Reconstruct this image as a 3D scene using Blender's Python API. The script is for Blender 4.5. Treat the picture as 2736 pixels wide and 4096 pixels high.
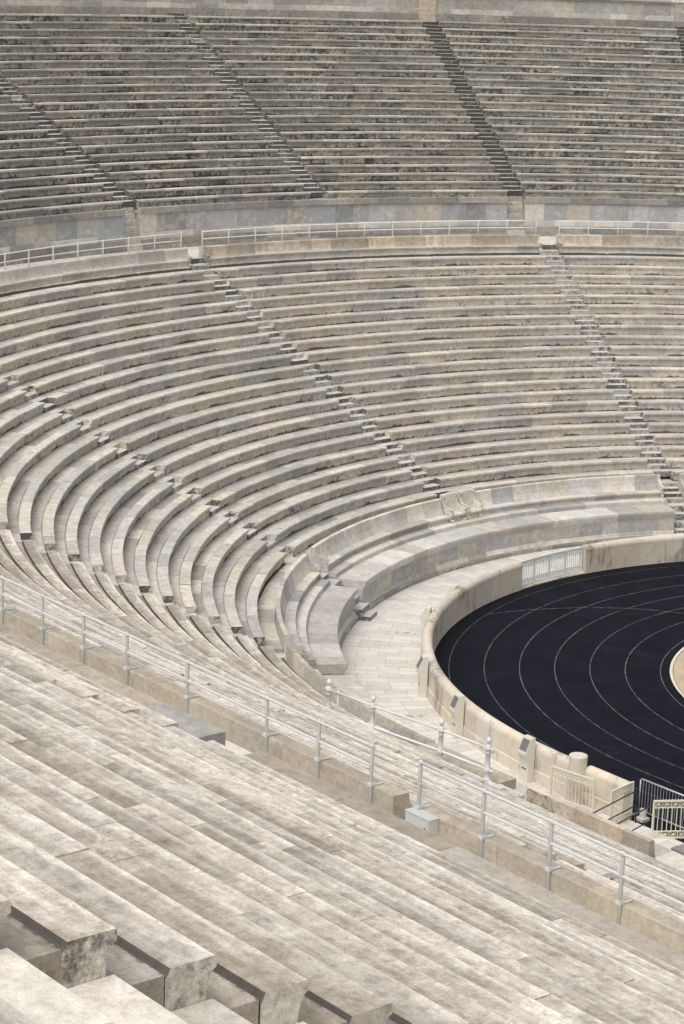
import bpy, math, random
from mathutils import Vector, Matrix, Quaternion
random.seed(7)
R = math.radians
S = bpy.context.scene
for o in list(bpy.data.objects): bpy.data.objects.remove(o)
COL = S.collection

# ---------------------------------------------------------------- camera
cam = bpy.data.cameras.new('camera'); camo = bpy.data.objects.new('camera', cam); COL.objects.link(camo)
YAW, PIT, ROL, FPX = -0.8838, 0.2482, 0.0377, 9213.3
Fv = Vector((math.sin(YAW)*math.cos(PIT), math.cos(YAW)*math.cos(PIT), -math.sin(PIT)))
Rv = Vector((math.cos(YAW), -math.sin(YAW), 0)); Uv = Rv.cross(Fv)
R2 = Rv*math.cos(ROL)+Uv*math.sin(ROL); U2 = -Rv*math.sin(ROL)+Uv*math.cos(ROL)
camo.matrix_world = Matrix(((R2.x, U2.x, -Fv.x, 46.293), (R2.y, U2.y, -Fv.y, -63.267), (R2.z, U2.z, -Fv.z, 24.615), (0, 0, 0, 1)))
cam.sensor_fit = 'VERTICAL'; cam.sensor_height = 36; cam.lens = 36*FPX/4096
cam.clip_start = 0.1; cam.clip_end = 3000
S.camera = camo

# ---------------------------------------------------------------- sky, sun, exposure (bright overcast)
SUN_EL, SUN_AZ = 60, 165          # azimuth measured clockwise from +y
w = bpy.data.worlds.new('World'); S.world = w; w.use_nodes = True
nt = w.node_tree; nt.nodes.clear()
sk = nt.nodes.new('ShaderNodeTexSky'); sk.sky_type = 'NISHITA'; sk.sun_disc = False
sk.sun_elevation = R(SUN_EL); sk.sun_rotation = R(SUN_AZ); sk.dust_density = 6; sk.air_density = 1.0; sk.ozone_density = 1.0
hs = nt.nodes.new('ShaderNodeHueSaturation'); hs.inputs['Saturation'].default_value = 0.22
bg = nt.nodes.new('ShaderNodeBackground'); bg.inputs['Strength'].default_value = 0.15
ow = nt.nodes.new('ShaderNodeOutputWorld')
nt.links.new(sk.outputs[0], hs.inputs['Color']); nt.links.new(hs.outputs[0], bg.inputs['Color']); nt.links.new(bg.outputs[0], ow.inputs[0])
sun = bpy.data.lights.new('sun', 'SUN'); sun.energy = 0.55; sun.angle = R(75); sun.color = (1, .98, .955)
suno = bpy.data.objects.new('sun', sun); COL.objects.link(suno)
suno.rotation_euler = (R(90-SUN_EL), 0, R(180-SUN_AZ))
S.view_settings.view_transform = 'Standard'; S.view_settings.look = 'None'; S.view_settings.gamma = 1
S.view_settings.exposure = 0.2

# ---------------------------------------------------------------- materials
def nodes(name):
    m = bpy.data.materials.new(name); m.use_nodes = True
    return m, m.node_tree, m.node_tree.nodes['Principled BSDF']
class G:
    """small helper for wiring shader nodes"""
    def __init__(s, t): s.t = t
    def n(s, k, **kw):
        x = s.t.nodes.new('ShaderNode'+k)
        for a, b in kw.items(): setattr(x, a, b)
        return x
    def put(s, i, v):
        if isinstance(v, bpy.types.NodeSocket): s.t.links.new(v, i)
        elif v is not None: i.default_value = v
    def math(s, op, a, b=None, c=None, clamp=False):
        x = s.n('Math', operation=op, use_clamp=clamp); s.put(x.inputs[0], a); s.put(x.inputs[1], b); s.put(x.inputs[2], c); return x.outputs[0]
    def vm(s, op, a, b=None):
        x = s.n('VectorMath', operation=op); s.put(x.inputs[0], a); s.put(x.inputs[1], b); return x.outputs[0]
    def noise(s, vec, scale, det=4, rough=.55, dist=0.0, col=False):
        x = s.n('TexNoise'); s.put(x.inputs['Vector'], vec); x.inputs['Scale'].default_value = scale; x.inputs['Detail'].default_value = det
        x.inputs['Roughness'].default_value = rough; x.inputs['Distortion'].default_value = dist
        return x.outputs['Color' if col else 'Fac']
    def step(s, v, a, b):
        x = s.n('MapRange', interpolation_type='SMOOTHSTEP'); s.put(x.inputs[0], v); s.put(x.inputs[1], a); s.put(x.inputs[2], b); return x.outputs[0]
    def mix(s, f, a, b, mode='MIX'):
        x = s.n('MixRGB', blend_type=mode); s.put(x.inputs[0], f)
        for i, v in ((1, a), (2, b)): s.put(x.inputs[i], (*v, 1) if isinstance(v, tuple) and len(v) == 3 else v)
        return x.outputs[0]
    def ramp(s, f, pts):
        x = s.n('ValToRGB'); s.put(x.inputs[0], f); e = x.color_ramp.elements
        while len(e) < len(pts): e.new(.5)
        for q, (p, c) in zip(e, pts): q.position = p; q.color = (*c, 1)
        return x.outputs[0]

def marble(name, ramp, edge=0., mottle=.7, lip=0., lz=.13, nose=0., grain=.5, streak=0., tan=.5, white=.4, lichen=0., foot=0., vein=.35, bright=1., speck=.5, var=.34, gloss=.72, drip=0.):
    m, t, b = nodes(name); g = G(t)
    at = g.n('Attribute', attribute_name='tint'); se = g.n('SeparateColor'); g.put(se.inputs[0], at.outputs['Color'])
    ta, tb, tc = se.outputs
    pos = g.n('NewGeometry').outputs['Position']
    off = g.vm('SCALE', at.outputs['Color']); off.node.inputs['Scale'].default_value = 23
    p = g.vm('ADD', pos, off)
    big = g.noise(p, .9, 3, .5)
    col = g.ramp(g.math('ADD', g.math('MULTIPLY', ta, .78), g.math('MULTIPLY', big, .24)), ramp)
    # veins run in their own direction on every stone
    mp = g.n('Mapping'); g.put(mp.inputs[0], p); mp.inputs['Scale'].default_value = (.5, 1.7, 2.6)
    rot = g.n('CombineXYZ'); g.put(rot.inputs[0], g.math('MULTIPLY', ta, 5)); g.put(rot.inputs[1], g.math('MULTIPLY', tb, 4)); g.put(rot.inputs[2], g.math('MULTIPLY', tc, 6))
    g.put(mp.inputs['Rotation'], rot.outputs[0])
    vn = g.noise(mp.outputs[0], .95, 6, .55, .55)
    ridge = g.math('SUBTRACT', 1, g.math('MULTIPLY', g.math('ABSOLUTE', g.math('SUBTRACT', vn, .5)), 11), clamp=True)
    col = g.mix(g.math('MULTIPLY', g.math('MULTIPLY', ridge, tc), vein), col, (.33, .32, .31))
    band = g.step(vn, .52, .68)
    col = g.mix(g.math('MULTIPLY', band, vein*.5), col, (.62, .585, .52))
    # tan staining, worn pale patches
    n2 = g.noise(pos, 1.7, 9, .72, .4)
    col = g.mix(g.math('MULTIPLY', g.step(n2, .50, .66), tan), col, (.40, .315, .22))
    n3 = g.noise(p, 2.6, 8, .7, .3)
    col = g.mix(g.math('MULTIPLY', g.step(n3, .53, .66), white), col, (.72, .68, .60))
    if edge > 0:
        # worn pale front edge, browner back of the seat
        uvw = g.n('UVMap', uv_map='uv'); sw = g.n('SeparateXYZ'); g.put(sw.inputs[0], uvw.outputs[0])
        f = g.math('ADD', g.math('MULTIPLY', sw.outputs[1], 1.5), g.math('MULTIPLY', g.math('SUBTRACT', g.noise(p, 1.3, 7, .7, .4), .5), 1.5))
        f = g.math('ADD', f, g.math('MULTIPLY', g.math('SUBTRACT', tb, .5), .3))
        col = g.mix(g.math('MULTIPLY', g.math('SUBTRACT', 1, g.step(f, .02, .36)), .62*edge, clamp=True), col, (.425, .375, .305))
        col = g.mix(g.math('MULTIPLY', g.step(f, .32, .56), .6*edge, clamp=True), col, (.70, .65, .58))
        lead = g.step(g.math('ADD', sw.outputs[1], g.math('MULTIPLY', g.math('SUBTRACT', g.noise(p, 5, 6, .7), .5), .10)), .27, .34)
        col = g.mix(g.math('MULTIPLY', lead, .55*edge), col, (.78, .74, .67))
    # tone of the stone
    col = g.mix(1, col, g.ramp(tb, [(0, (1-var,)*3), (1, (1+var*.35,)*3)]), 'MULTIPLY')
    mo = g.noise(p, 3.4, 10, .74, .5)
    col = g.mix(mottle, col, g.ramp(mo, [(.34, (.70, .67, .63)), (.5, (.98, .97, .96)), (.64, (1.16, 1.15, 1.13))]), 'MULTIPLY')
    n4 = g.noise(pos, 19, 6, .7)
    n7 = g.noise(p, 8, 12, .82, .3)
    col = g.mix(grain, col, g.ramp(n7, [(.36, (.60, .57, .53)), (.5, (1, 1, 1)), (.62, (1.22, 1.22, 1.22))]), 'MULTIPLY')
    if streak:   # grain of the sawn stone, drawn out along the row
        uvs = g.n('UVMap', uv_map='uv'); ms = g.n('Mapping'); g.put(ms.inputs[0], uvs.outputs[0]); ms.inputs['Scale'].default_value = (.8, 9, 1)
        sv = g.vm('ADD', ms.outputs[0], off); s1 = g.noise(sv, 1.0, 8, .7, .5)
        col = g.mix(streak, col, g.ramp(s1, [(.34, (.70, .645, .575)), (.5, (.95, .94, .925)), (.66, (1.18, 1.205, 1.225))]), 'MULTIPLY')
        r2 = g.noise(g.vm('ADD', mp.outputs[0], off), 1.7, 11, .66, 1.4)
        rl = g.math('SUBTRACT', 1, g.math('MULTIPLY', g.math('ABSOLUTE', g.math('SUBTRACT', r2, .5)), 42), clamp=True)
        col = g.mix(g.math('MULTIPLY', g.math('MULTIPLY', rl, g.step(ta, .35, .6)), .42*streak), col, (.25, .215, .17))
        n8 = g.noise(pos, 34, 5, .72)
        col = g.mix(g.math('MULTIPLY', g.step(n8, .63, .70), .55*streak), col, (.20, .165, .125))
    ck = g.math('ABSOLUTE', g.math('SUBTRACT', g.noise(p, 1.1, 5, .6, .8), .5))
    ckm = g.math('MULTIPLY', g.math('SUBTRACT', 1, g.step(ck, .0015, .005)), g.step(g.noise(pos, .9, 2, .5), .60, .66))
    col = g.mix(g.math('MULTIPLY', ckm, grain*.8, clamp=True), col, (.15, .125, .10))
    col = g.mix(g.math('MULTIPLY', g.step(n4, .60, .74), speck*.5), col, (.17, .145, .115))
    n6 = g.noise(pos, 60, 3, .6)
    col = g.mix(.3*speck, col, g.ramp(n6, [(.3, (.6, .6, .6)), (.7, (1.25, 1.25, 1.25))]), 'MULTIPLY')
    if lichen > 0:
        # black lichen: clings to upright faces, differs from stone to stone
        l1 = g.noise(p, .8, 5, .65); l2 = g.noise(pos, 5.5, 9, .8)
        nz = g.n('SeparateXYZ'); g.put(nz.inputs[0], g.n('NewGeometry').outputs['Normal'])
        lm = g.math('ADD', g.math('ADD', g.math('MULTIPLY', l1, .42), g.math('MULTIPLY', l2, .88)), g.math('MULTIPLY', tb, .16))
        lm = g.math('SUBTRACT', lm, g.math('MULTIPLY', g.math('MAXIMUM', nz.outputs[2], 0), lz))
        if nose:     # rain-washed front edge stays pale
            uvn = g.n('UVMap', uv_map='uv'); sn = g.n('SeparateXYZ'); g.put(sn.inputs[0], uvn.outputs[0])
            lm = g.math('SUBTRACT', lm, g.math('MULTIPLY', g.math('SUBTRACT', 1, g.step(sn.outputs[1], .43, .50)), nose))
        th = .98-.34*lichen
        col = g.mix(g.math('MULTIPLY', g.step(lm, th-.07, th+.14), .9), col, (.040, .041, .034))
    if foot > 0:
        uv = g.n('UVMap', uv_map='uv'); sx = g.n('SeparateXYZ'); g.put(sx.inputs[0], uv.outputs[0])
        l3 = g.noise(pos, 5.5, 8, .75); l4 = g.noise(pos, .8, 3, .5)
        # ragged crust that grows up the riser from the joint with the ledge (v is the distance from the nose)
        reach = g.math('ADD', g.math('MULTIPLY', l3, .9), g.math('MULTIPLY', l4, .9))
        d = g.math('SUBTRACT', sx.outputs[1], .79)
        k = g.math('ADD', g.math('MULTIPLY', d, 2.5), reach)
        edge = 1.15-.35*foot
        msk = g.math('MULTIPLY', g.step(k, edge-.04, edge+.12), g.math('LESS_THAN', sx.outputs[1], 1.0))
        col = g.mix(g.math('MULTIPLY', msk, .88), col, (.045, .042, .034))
    if lip != 0:
        # black grime in the joint behind the seat, ragged
        uvq = g.n('UVMap', uv_map='uv'); sq = g.n('SeparateXYZ'); g.put(sq.inputs[0], uvq.outputs[0])
        ln = g.math('MULTIPLY', g.math('SUBTRACT', g.noise(pos, 7, 8, .75), .5), .26)
        a0, a1 = (1.2, 1.3) if lip < 0 else (.45, .495)
        lm_ = g.math('MULTIPLY', g.step(g.math('ADD', sq.outputs[1], ln), a0, a1), abs(lip))
        if lip > 0: lm_ = g.math('MULTIPLY', lm_, g.math('LESS_THAN', sq.outputs[1], .6))
        col = g.mix(lm_, col, (.06, .055, .047))
    if drip > 0:
        mp2 = g.n('Mapping'); g.put(mp2.inputs[0], pos); mp2.inputs['Scale'].default_value = (5, 5, .7)
        dn = g.math('ADD', g.math('MULTIPLY', g.noise(mp2.outputs[0], 1.0, 6, .7), .6), g.math('MULTIPLY', g.noise(pos, .7, 3, .5), .6))
        col = g.mix(g.math('MULTIPLY', g.step(dn, .61, .74), drip), col, (.10, .09, .08))
    if bright != 1: col = g.mix(1, col, (bright,)*3, 'MULTIPLY')
    g.put(b.inputs['Base Color'], col)
    g.put(b.inputs['Roughness'], g.math('ADD', gloss-.1, g.math('MULTIPLY', n3, .25)))
    b.inputs['Specular IOR Level'].default_value = .3
    bm = g.n('Bump'); bm.inputs['Strength'].default_value = .35; bm.inputs['Distance'].default_value = .02
    g.put(bm.inputs['Height'], g.math('ADD', g.math('MULTIPLY', n2, .6), g.math('MULTIPLY', n4, .4)))
    g.put(b.inputs['Normal'], bm.outputs[0])
    return m
CREAM = [(0, (.36, .36, .36)), (.25, (.46, .44, .40)), (.5, (.55, .50, .43)), (.75, (.57, .49, .38)), (1, (.62, .56, .47))]
GREY = [(0, (.28, .30, .335)), (.3, (.36, .37, .38)), (.6, (.43, .425, .405)), (.85, (.49, .45, .385)), (1, (.56, .54, .49))]
M = {}
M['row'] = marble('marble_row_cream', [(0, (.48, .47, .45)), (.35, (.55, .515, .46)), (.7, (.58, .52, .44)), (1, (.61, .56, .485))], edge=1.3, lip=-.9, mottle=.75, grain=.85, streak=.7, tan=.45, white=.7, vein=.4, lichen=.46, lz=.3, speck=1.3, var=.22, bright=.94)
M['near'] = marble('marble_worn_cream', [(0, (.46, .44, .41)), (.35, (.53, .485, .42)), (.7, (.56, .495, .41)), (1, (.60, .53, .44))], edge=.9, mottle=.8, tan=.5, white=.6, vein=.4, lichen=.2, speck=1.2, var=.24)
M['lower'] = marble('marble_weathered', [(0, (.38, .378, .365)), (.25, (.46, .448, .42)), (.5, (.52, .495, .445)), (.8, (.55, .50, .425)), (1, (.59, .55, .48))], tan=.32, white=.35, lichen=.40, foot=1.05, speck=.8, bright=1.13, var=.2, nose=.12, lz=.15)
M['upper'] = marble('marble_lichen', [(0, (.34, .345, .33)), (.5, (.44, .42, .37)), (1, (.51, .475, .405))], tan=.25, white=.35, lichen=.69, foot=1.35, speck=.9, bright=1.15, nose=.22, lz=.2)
M['ledge'] = marble('marble_ledge', [(0, (.38, .37, .355)), (.5, (.48, .45, .395)), (1, (.55, .51, .45))], tan=.35, white=.3, lichen=.25, speck=1, bright=1.15)
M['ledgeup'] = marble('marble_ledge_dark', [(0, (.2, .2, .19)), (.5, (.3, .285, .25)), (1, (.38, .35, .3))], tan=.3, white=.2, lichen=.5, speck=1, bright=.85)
M['ledgenear'] = marble('marble_ledge_near', [(0, (.42, .39, .35)), (.5, (.48, .435, .37)), (1, (.54, .49, .42))], tan=.5, white=.25, bright=.93, speck=1.4, lip=.75, mottle=1., grain=.6, streak=.6)
M['front'] = marble('marble_front', [(0, (.42, .43, .44)), (.4, (.54, .52, .48)), (1, (.62, .56, .47))], tan=.3, white=.4, vein=.5, lichen=.06, bright=1.12, mottle=.5, grain=.35)
M['grey'] = marble('marble_grey_panel', GREY, tan=.15, white=.12, vein=.85, speck=.3, var=.2, drip=.25, mottle=.4, grain=.3, bright=1.1)
M['coping'] = marble('marble_coping', [(0, (.24, .255, .28)), (.5, (.36, .345, .31)), (1, (.44, .40, .33))], tan=.35, white=.15, lichen=.2, vein=.4)
M['plinth'] = marble('marble_plinth_stained', [(0, (.33, .33, .33)), (1, (.48, .44, .37))], tan=.3, lichen=.42, speck=1, bright=.85)
M['granite'] = marble('coping_stone_brown', [(0, (.36, .345, .325)), (.4, (.41, .365, .30)), (1, (.48, .41, .32))], tan=.5, white=.1, vein=.3, speck=1.2)
M['ochre'] = marble('marble_ochre', mottle=.5, ramp=[(0, (.46, .42, .36)), (.5, (.50, .44, .345)), (1, (.53, .455, .34))], tan=.5, white=.3, vein=.5, var=.12)
M['wall'] = marble('marble_track_wall', [(0, (.62, .58, .52)), (.5, (.69, .61, .49)), (1, (.71, .61, .47))], mottle=.22, grain=.2, tan=.22, white=.3, vein=.12, drip=.55, var=.12, speck=.3)
M['topwall'] = marble('marble_top_wall', [(0, (.36, .37, .39)), (.4, (.46, .445, .41)), (1, (.54, .50, .43))], tan=.25, white=.1, vein=.6, var=.25, speck=.4)
M['step'] = marble('marble_step', [(0, (.47, .47, .46)), (.5, (.50, .485, .45)), (1, (.54, .51, .45))], tan=.2, white=.4, lichen=.84, lz=.52, bright=1.08, var=.14)
M['stepup'] = marble('marble_step_grey', [(0, (.26, .27, .27)), (.5, (.38, .365, .335)), (1, (.48, .45, .40))], tan=.2, white=.3, lichen=1.1, lz=.62, bright=1.35, var=.16)
M['stepmoss'] = marble('marble_step_mossy', [(0, (.22, .225, .18)), (.5, (.31, .305, .26)), (1, (.42, .40, .345))], tan=.2, white=.15, lichen=1.25, lz=.58, bright=1.1, var=.18)
M['clean'] = marble('marble_white', [(0, (.60, .58, .54)), (1, (.70, .66, .58))], tan=.15, white=.3, vein=.25, var=.1, speck=.2)

def paint(name, c, rough=.45, metal=0., dirt=.25):
    m, t, b = nodes(name); g = G(t); pos = g.n('NewGeometry').outputs['Position']
    n = g.noise(pos, 6, 6, .7); n2 = g.noise(pos, 40, 3, .6)
    col = g.mix(g.math('MULTIPLY', g.step(n, .5, .72), dirt), c, tuple(x*.55 for x in c))
    col = g.mix(g.math('MULTIPLY', g.step(n2, .62, .75), dirt*.6), col, (.22, .17, .11))
    g.put(b.inputs['Base Color'], col); b.inputs['Roughness'].default_value = rough; b.inputs['Metallic'].default_value = metal
    return m
M['white_rail'] = paint('rail_paint_pale_grey', (.62, .63, .62), .4)
M['rail_far'] = paint('rail_paint_white', (.80, .80, .77), .4, dirt=.1)
M['white_iron'] = paint('iron_paint_white', (.70, .71, .70), .38, dirt=.15)
M['cream_iron'] = paint('iron_paint_cream', (.74, .69, .55), .5, dirt=.12)
M['kiosk'] = paint('kiosk_paint_ivory', (.66, .63, .54), .5, dirt=.08)
M['galv'] = paint('galvanised_steel', (.52, .54, .56), .4, .5)
M['dark_metal'] = paint('handrail_dark', (.045, .047, .055), .4, .2)
M['box'] = paint('cabinet_grey', (.54, .54, .51), .45, dirt=.15)
M['trousers'] = paint('navy_cloth', (.02, .023, .04), .9); M['shoe'] = paint('black_leather', (.012, .012, .013), .4)
M['skin'] = paint('skin', (.5, .32, .24), .5, dirt=0); M['shirt'] = paint('grey_cloth', (.2, .2, .22), .9); M['hair'] = paint('hair_dark', (.03, .02, .015), .6)

def sheet(name, c1, c2, scale, rough=.85, fine=.4, blotch=None):
    m, t, b = nodes(name); g = G(t); pos = g.n('NewGeometry').outputs['Position']
    n = g.noise(pos, scale, 7, .65, .3); n2 = g.noise(pos, 35, 4, .7)
    col = g.mix(g.step(n, .35, .68), c1, c2)
    if blotch: col = g.mix(g.math('MULTIPLY', g.step(g.noise(pos, .42, 8, .68, .8), .60, .78), .8), col, blotch)
    col = g.mix(fine, col, g.ramp(n2, [(.3, (.55,)*3), (.7, (1.4,)*3)]), 'MULTIPLY')
    g.put(b.inputs['Base Color'], col); b.inputs['Roughness'].default_value = rough; b.inputs['Specular IOR Level'].default_value = .12
    bm = g.n('Bump'); bm.inputs['Strength'].default_value = .3; bm.inputs['Distance'].default_value = .006
    g.put(bm.inputs['Height'], n2); g.put(b.inputs['Normal'], bm.outputs[0])
    return m
M['track'] = sheet('track_surface_black', (.0048, .0058, .0100), (.0088, .0102, .0160), .8, .85, .6, (.024, .028, .040))
M['kerb_dark'] = sheet('track_edge_dark', (.006, .007, .010), (.009, .010, .014), 1.5)
M['line'] = sheet('line_paint_white', (.045, .05, .055), (.21, .22, .23), 3.5, .7)
M['line_faint'] = sheet('line_paint_faint', (.05, .055, .06), (.16, .165, .17), 3.5, .7)
M['sand'] = sheet('sand_infield', (.44, .35, .235), (.52, .42, .29), 1.2)
M['earth'] = sheet('earth', (.10, .09, .065), (.16, .14, .10), .4)
M['weed'] = sheet('weed_green', (.035, .06, .015), (.07, .10, .025), 9)

def paving():
    m, t, b = nodes('corridor_paving'); g = G(t)
    uv = g.n('UVMap', uv_map='uv'); pos = g.n('NewGeometry').outputs['Position']
    br = g.n('TexBrick', offset=.37, offset_frequency=3, squash=.72, squash_frequency=2); g.put(br.inputs['Vector'], uv.outputs[0])
    br.inputs['Color1'].default_value = (.68, .655, .60, 1); br.inputs['Color2'].default_value = (.52, .495, .44, 1); br.inputs['Mortar'].default_value = (.24, .21, .165, 1)
    br.inputs['Scale'].default_value = 1; br.inputs['Brick Width'].default_value = 1.05; br.inputs['Row Height'].default_value = .42; br.inputs['Mortar Size'].default_value = .006; br.inputs['Bias'].default_value = -.25
    n = g.noise(pos, 1.6, 8, .68, .5); n2 = g.noise(pos, 12, 6, .7)
    mp = g.n('Mapping'); g.put(mp.inputs[0], uv.outputs[0]); mp.inputs['Scale'].default_value = (.7, 4.5, 1)
    st = g.noise(mp.outputs[0], 1.3, 7, .65, .6)
    col = g.mix(g.math('MULTIPLY', g.step(st, .50, .66), .45), br.outputs['Color'], (.46, .39, .29))
    col = g.mix(g.math('MULTIPLY', g.step(n, .54, .7), .5), col, (.72, .70, .65))
    col = g.mix(.25, col, g.ramp(n2, [(.3, (.6,)*3), (.7, (1.25,)*3)]), 'MULTIPLY')
    g.put(b.inputs['Base Color'], col); b.inputs['Roughness'].default_value = .6
    bm = g.n('Bump'); bm.inputs['Strength'].default_value = .5; bm.inputs['Distance'].default_value = .01
    g.put(bm.inputs['Height'], g.math('SUBTRACT', 1, br.outputs['Fac'])); g.put(b.inputs['Normal'], bm.outputs[0])
    return m
M['paving'] = paving()
def signmat():
    m, t, b = nodes('sign_plate'); g = G(t)
    uv = g.n('UVMap', uv_map='uv'); sx = g.n('SeparateXYZ'); g.put(sx.inputs[0], uv.outputs[0])
    f = g.math('FRACT', g.math('MULTIPLY', sx.outputs[0], 6.5))
    col = g.mix(g.step(f, .62, .70), (.085, .09, .095), (.33, .34, .35))
    g.put(b.inputs['Base Color'], col); b.inputs['Roughness'].default_value = .3
    return m
M['sign'] = signmat()

# ---------------------------------------------------------------- mesh helpers
class MB:
    def __init__(s): s.v = []; s.f = []; s.t = []; s.uv = []
    def face(s, idx, tint, uvs=None):
        s.f.append(idx); s.t.append(tint); s.uv.append(uvs or [(0, 0)]*len(idx))
    def box(s, c, ax, ay, az, tint=None):
        """box with centre c and half-axis vectors"""
        b = len(s.v); tint = tint or rt()
        for k in (-1, 1):
            for j in (-1, 1):
                for i in (-1, 1): s.v.append(c+ax*i+ay*j+az*k)
        for q in ((0, 2, 3, 1), (4, 5, 7, 6), (0, 1, 5, 4), (2, 6, 7, 3), (0, 4, 6, 2), (1, 3, 7, 5)):
            s.face([b+i for i in q], tint, [(0, 0), (1, 0), (1, 1), (0, 1)])
    def abox(s, x0, x1, y0, y1, z0, z1, tint=None):
        s.box(Vector(((x0+x1)/2, (y0+y1)/2, (z0+z1)/2)), Vector(((x1-x0)/2, 0, 0)), Vector((0, (y1-y0)/2, 0)), Vector((0, 0, (z1-z0)/2)), tint)
    def bar(s, a, b, wd=.02, up=Vector((0, 0, 1)), wd2=None):
        a, b = Vector(a), Vector(b); d = b-a; L = d.length
        if L < 1e-6: return
        d /= L
        if abs(d.dot(up)) > .95: up = Vector((1, 0, 0))
        x = d.cross(up).normalized(); y = x.cross(d)
        s.box((a+b)/2, d*L/2, x*wd/2, y*(wd2 or wd)/2)
    def tube(s, pts, r, n=8, caps=True):
        pts = [Vector(p) for p in pts]; b0 = len(s.v); tint = rt()
        for i, p in enumerate(pts):
            d = (pts[min(i+1, len(pts)-1)]-pts[max(i-1, 0)]).normalized()
            up = Vector((0, 0, 1)) if abs(d.z) < .95 else Vector((1, 0, 0))
            x = d.cross(up).normalized(); y = x.cross(d)
            for k in range(n):
                a = 2*math.pi*k/n; s.v.append(p+(x*math.cos(a)+y*math.sin(a))*r)
        for i in range(len(pts)-1):
            for k in range(n):
                k2 = (k+1) % n
                s.face([b0+i*n+k, b0+(i+1)*n+k, b0+(i+1)*n+k2, b0+i*n+k2], tint)
        if caps:
            s.face([b0+k for k in range(n)], tint); s.face([b0+(len(pts)-1)*n+k for k in reversed(range(n))], tint)
    def lathe(s, c, prof, n=20):
        c = Vector(c); b0 = len(s.v); tint = rt()
        for r, z in prof:
            for k in range(n):
                a = 2*math.pi*k/n; s.v.append(c+Vector((r*math.cos(a), r*math.sin(a), z)))
        for i in range(len(prof)-1):
            for k in range(n):
                k2 = (k+1) % n
                s.face([b0+i*n+k, b0+i*n+k2, b0+(i+1)*n+k2, b0+(i+1)*n+k], tint)
        s.face([b0+k for k in reversed(range(n))], tint); s.face([b0+(len(prof)-1)*n+k for k in range(n)], tint)
    def prism(s, poly, a, b, tint=None):
        """poly: list of Vectors (one planar outline); extruded from offset a to offset b"""
        n = len(poly); b0 = len(s.v); tint = tint or rt()
        s.v += [p+a for p in poly]+[p+b for p in poly]
        s.face([b0+i for i in range(n)], tint); s.face([b0+n+i for i in reversed(range(n))], tint)
        for i in range(n):
            j = (i+1) % n; s.face([b0+j, b0+i, b0+n+i, b0+n+j], tint)
    def sweep(s, prof, u0, u1, ctr=(0, 0), L0=1.2, L1=2.4, seg=.7, gap=.004, jit=.005, dref=None, closed=True):
        """stones laid end to end; prof: [(d, z)] outline; u0, u1: edges (see ev)"""
        d0 = dref or min(p[0] for p in prof); a, b = ev(u0, d0), ev(u1, d0)
        tot = slen(a, b, d0); cur = 0; n = len(prof)
        vv = [0.]
        for i in range(1, n): vv.append(vv[-1]+math.hypot(prof[i][0]-prof[i-1][0], prof[i][1]-prof[i-1][1]))
        vv.append(vv[-1]+.3)
        while cur < tot-1e-4:
            L = random.uniform(L0, L1)
            if tot-cur-L < L0*.6: L = tot-cur
            s0, s1 = cur+(gap/2 if cur > 0 else 0), cur+L-(gap/2 if cur+L < tot-1e-4 else 0)
            k = max(1, int(math.ceil((s1-s0)/seg))); tint = rt(); b0 = len(s.v)
            jr, jz = random.uniform(-jit, jit), random.uniform(-jit, jit)
            for i in range(k+1):
                ss = s0+(s1-s0)*i/k; uu = adv(a, ss, d0)
                for d, z in prof: s.v.append(pt(uu, d+jr, z+jz, ctr))
            for i in range(k):
                ua, ub = s0+(s1-s0)*i/k, s0+(s1-s0)*(i+1)/k
                for q in range(n if closed else n-1):
                    q2 = (q+1) % n
                    s.face([b0+i*n+q, b0+(i+1)*n+q, b0+(i+1)*n+q2, b0+i*n+q2], tint, [(ua, vv[q]), (ub, vv[q]), (ub, vv[q+1]), (ua, vv[q+1])])
            if closed:
                s.face([b0+q for q in range(n)], tint, [(0, .75)]*n); s.face([b0+k*n+q for q in reversed(range(n))], tint, [(0, .75)]*n)  # end faces take the crust tone: grime plus painted-in shade beside the stairs
            cur += L
    def build(s, name, mat, parent=None, smooth=False):
        base = Vector((0, 0, 0)); q = parent
        while q is not None: base += Vector(q.location); q = q.parent
        me = bpy.data.meshes.new(name)
        me.from_pydata([tuple(Vector(v)-base) for v in s.v], [], s.f)
        at = me.attributes.new('tint', 'FLOAT_COLOR', 'CORNER'); uvl = me.uv_layers.new(name='uv')
        cc, uu = [], []
        for f, t, u in zip(s.f, s.t, s.uv):
            for i in range(len(f)): cc += [t[0], t[1], t[2], 1.]; uu += [u[i][0], u[i][1]]
        at.data.foreach_set('color', cc); uvl.data.foreach_set('uv', uu)
        if smooth: me.polygons.foreach_set('use_smooth', [True]*len(me.polygons))
        me.materials.append(mat if not isinstance(mat, str) else M[mat])
        me.validate(); me.update()
        o = bpy.data.objects.new(name, me); COL.objects.link(o)
        if parent is not None: o.parent = parent
        return o
def rt(): return (random.random(), random.random(), random.random())

# edges: ('a', angle, offset) beside a radial stair line on the curve, or ('x', x) on the near straight.
# position u: degrees up to 270 on the curve, 270 + metres along the near straight (y = -d)
def ev(e, d):
    if e[0] == 'a': return e[1]+math.degrees(math.asin(e[2]/d))
    return 270+e[1]
def slen(a, b, d):
    if b <= 270: return R(b-a)*d
    if a >= 270: return b-a
    return R(270-a)*d+b-270
def adv(a, s, d):
    if a >= 270: return a+s
    m = R(270-a)*d
    return a+math.degrees(s/d) if s <= m else 270+s-m
def pt(u, d, z, ctr=(0, 0)):
    if u <= 270: return Vector((ctr[0]+d*math.cos(R(u)), ctr[1]+d*math.sin(R(u)), z))
    return Vector((ctr[0]+u-270, ctr[1]-d, z))
def radial(u):
    return Vector((math.cos(R(u)), math.sin(R(u)), 0)) if u <= 270 else Vector((0, -1, 0))

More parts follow.
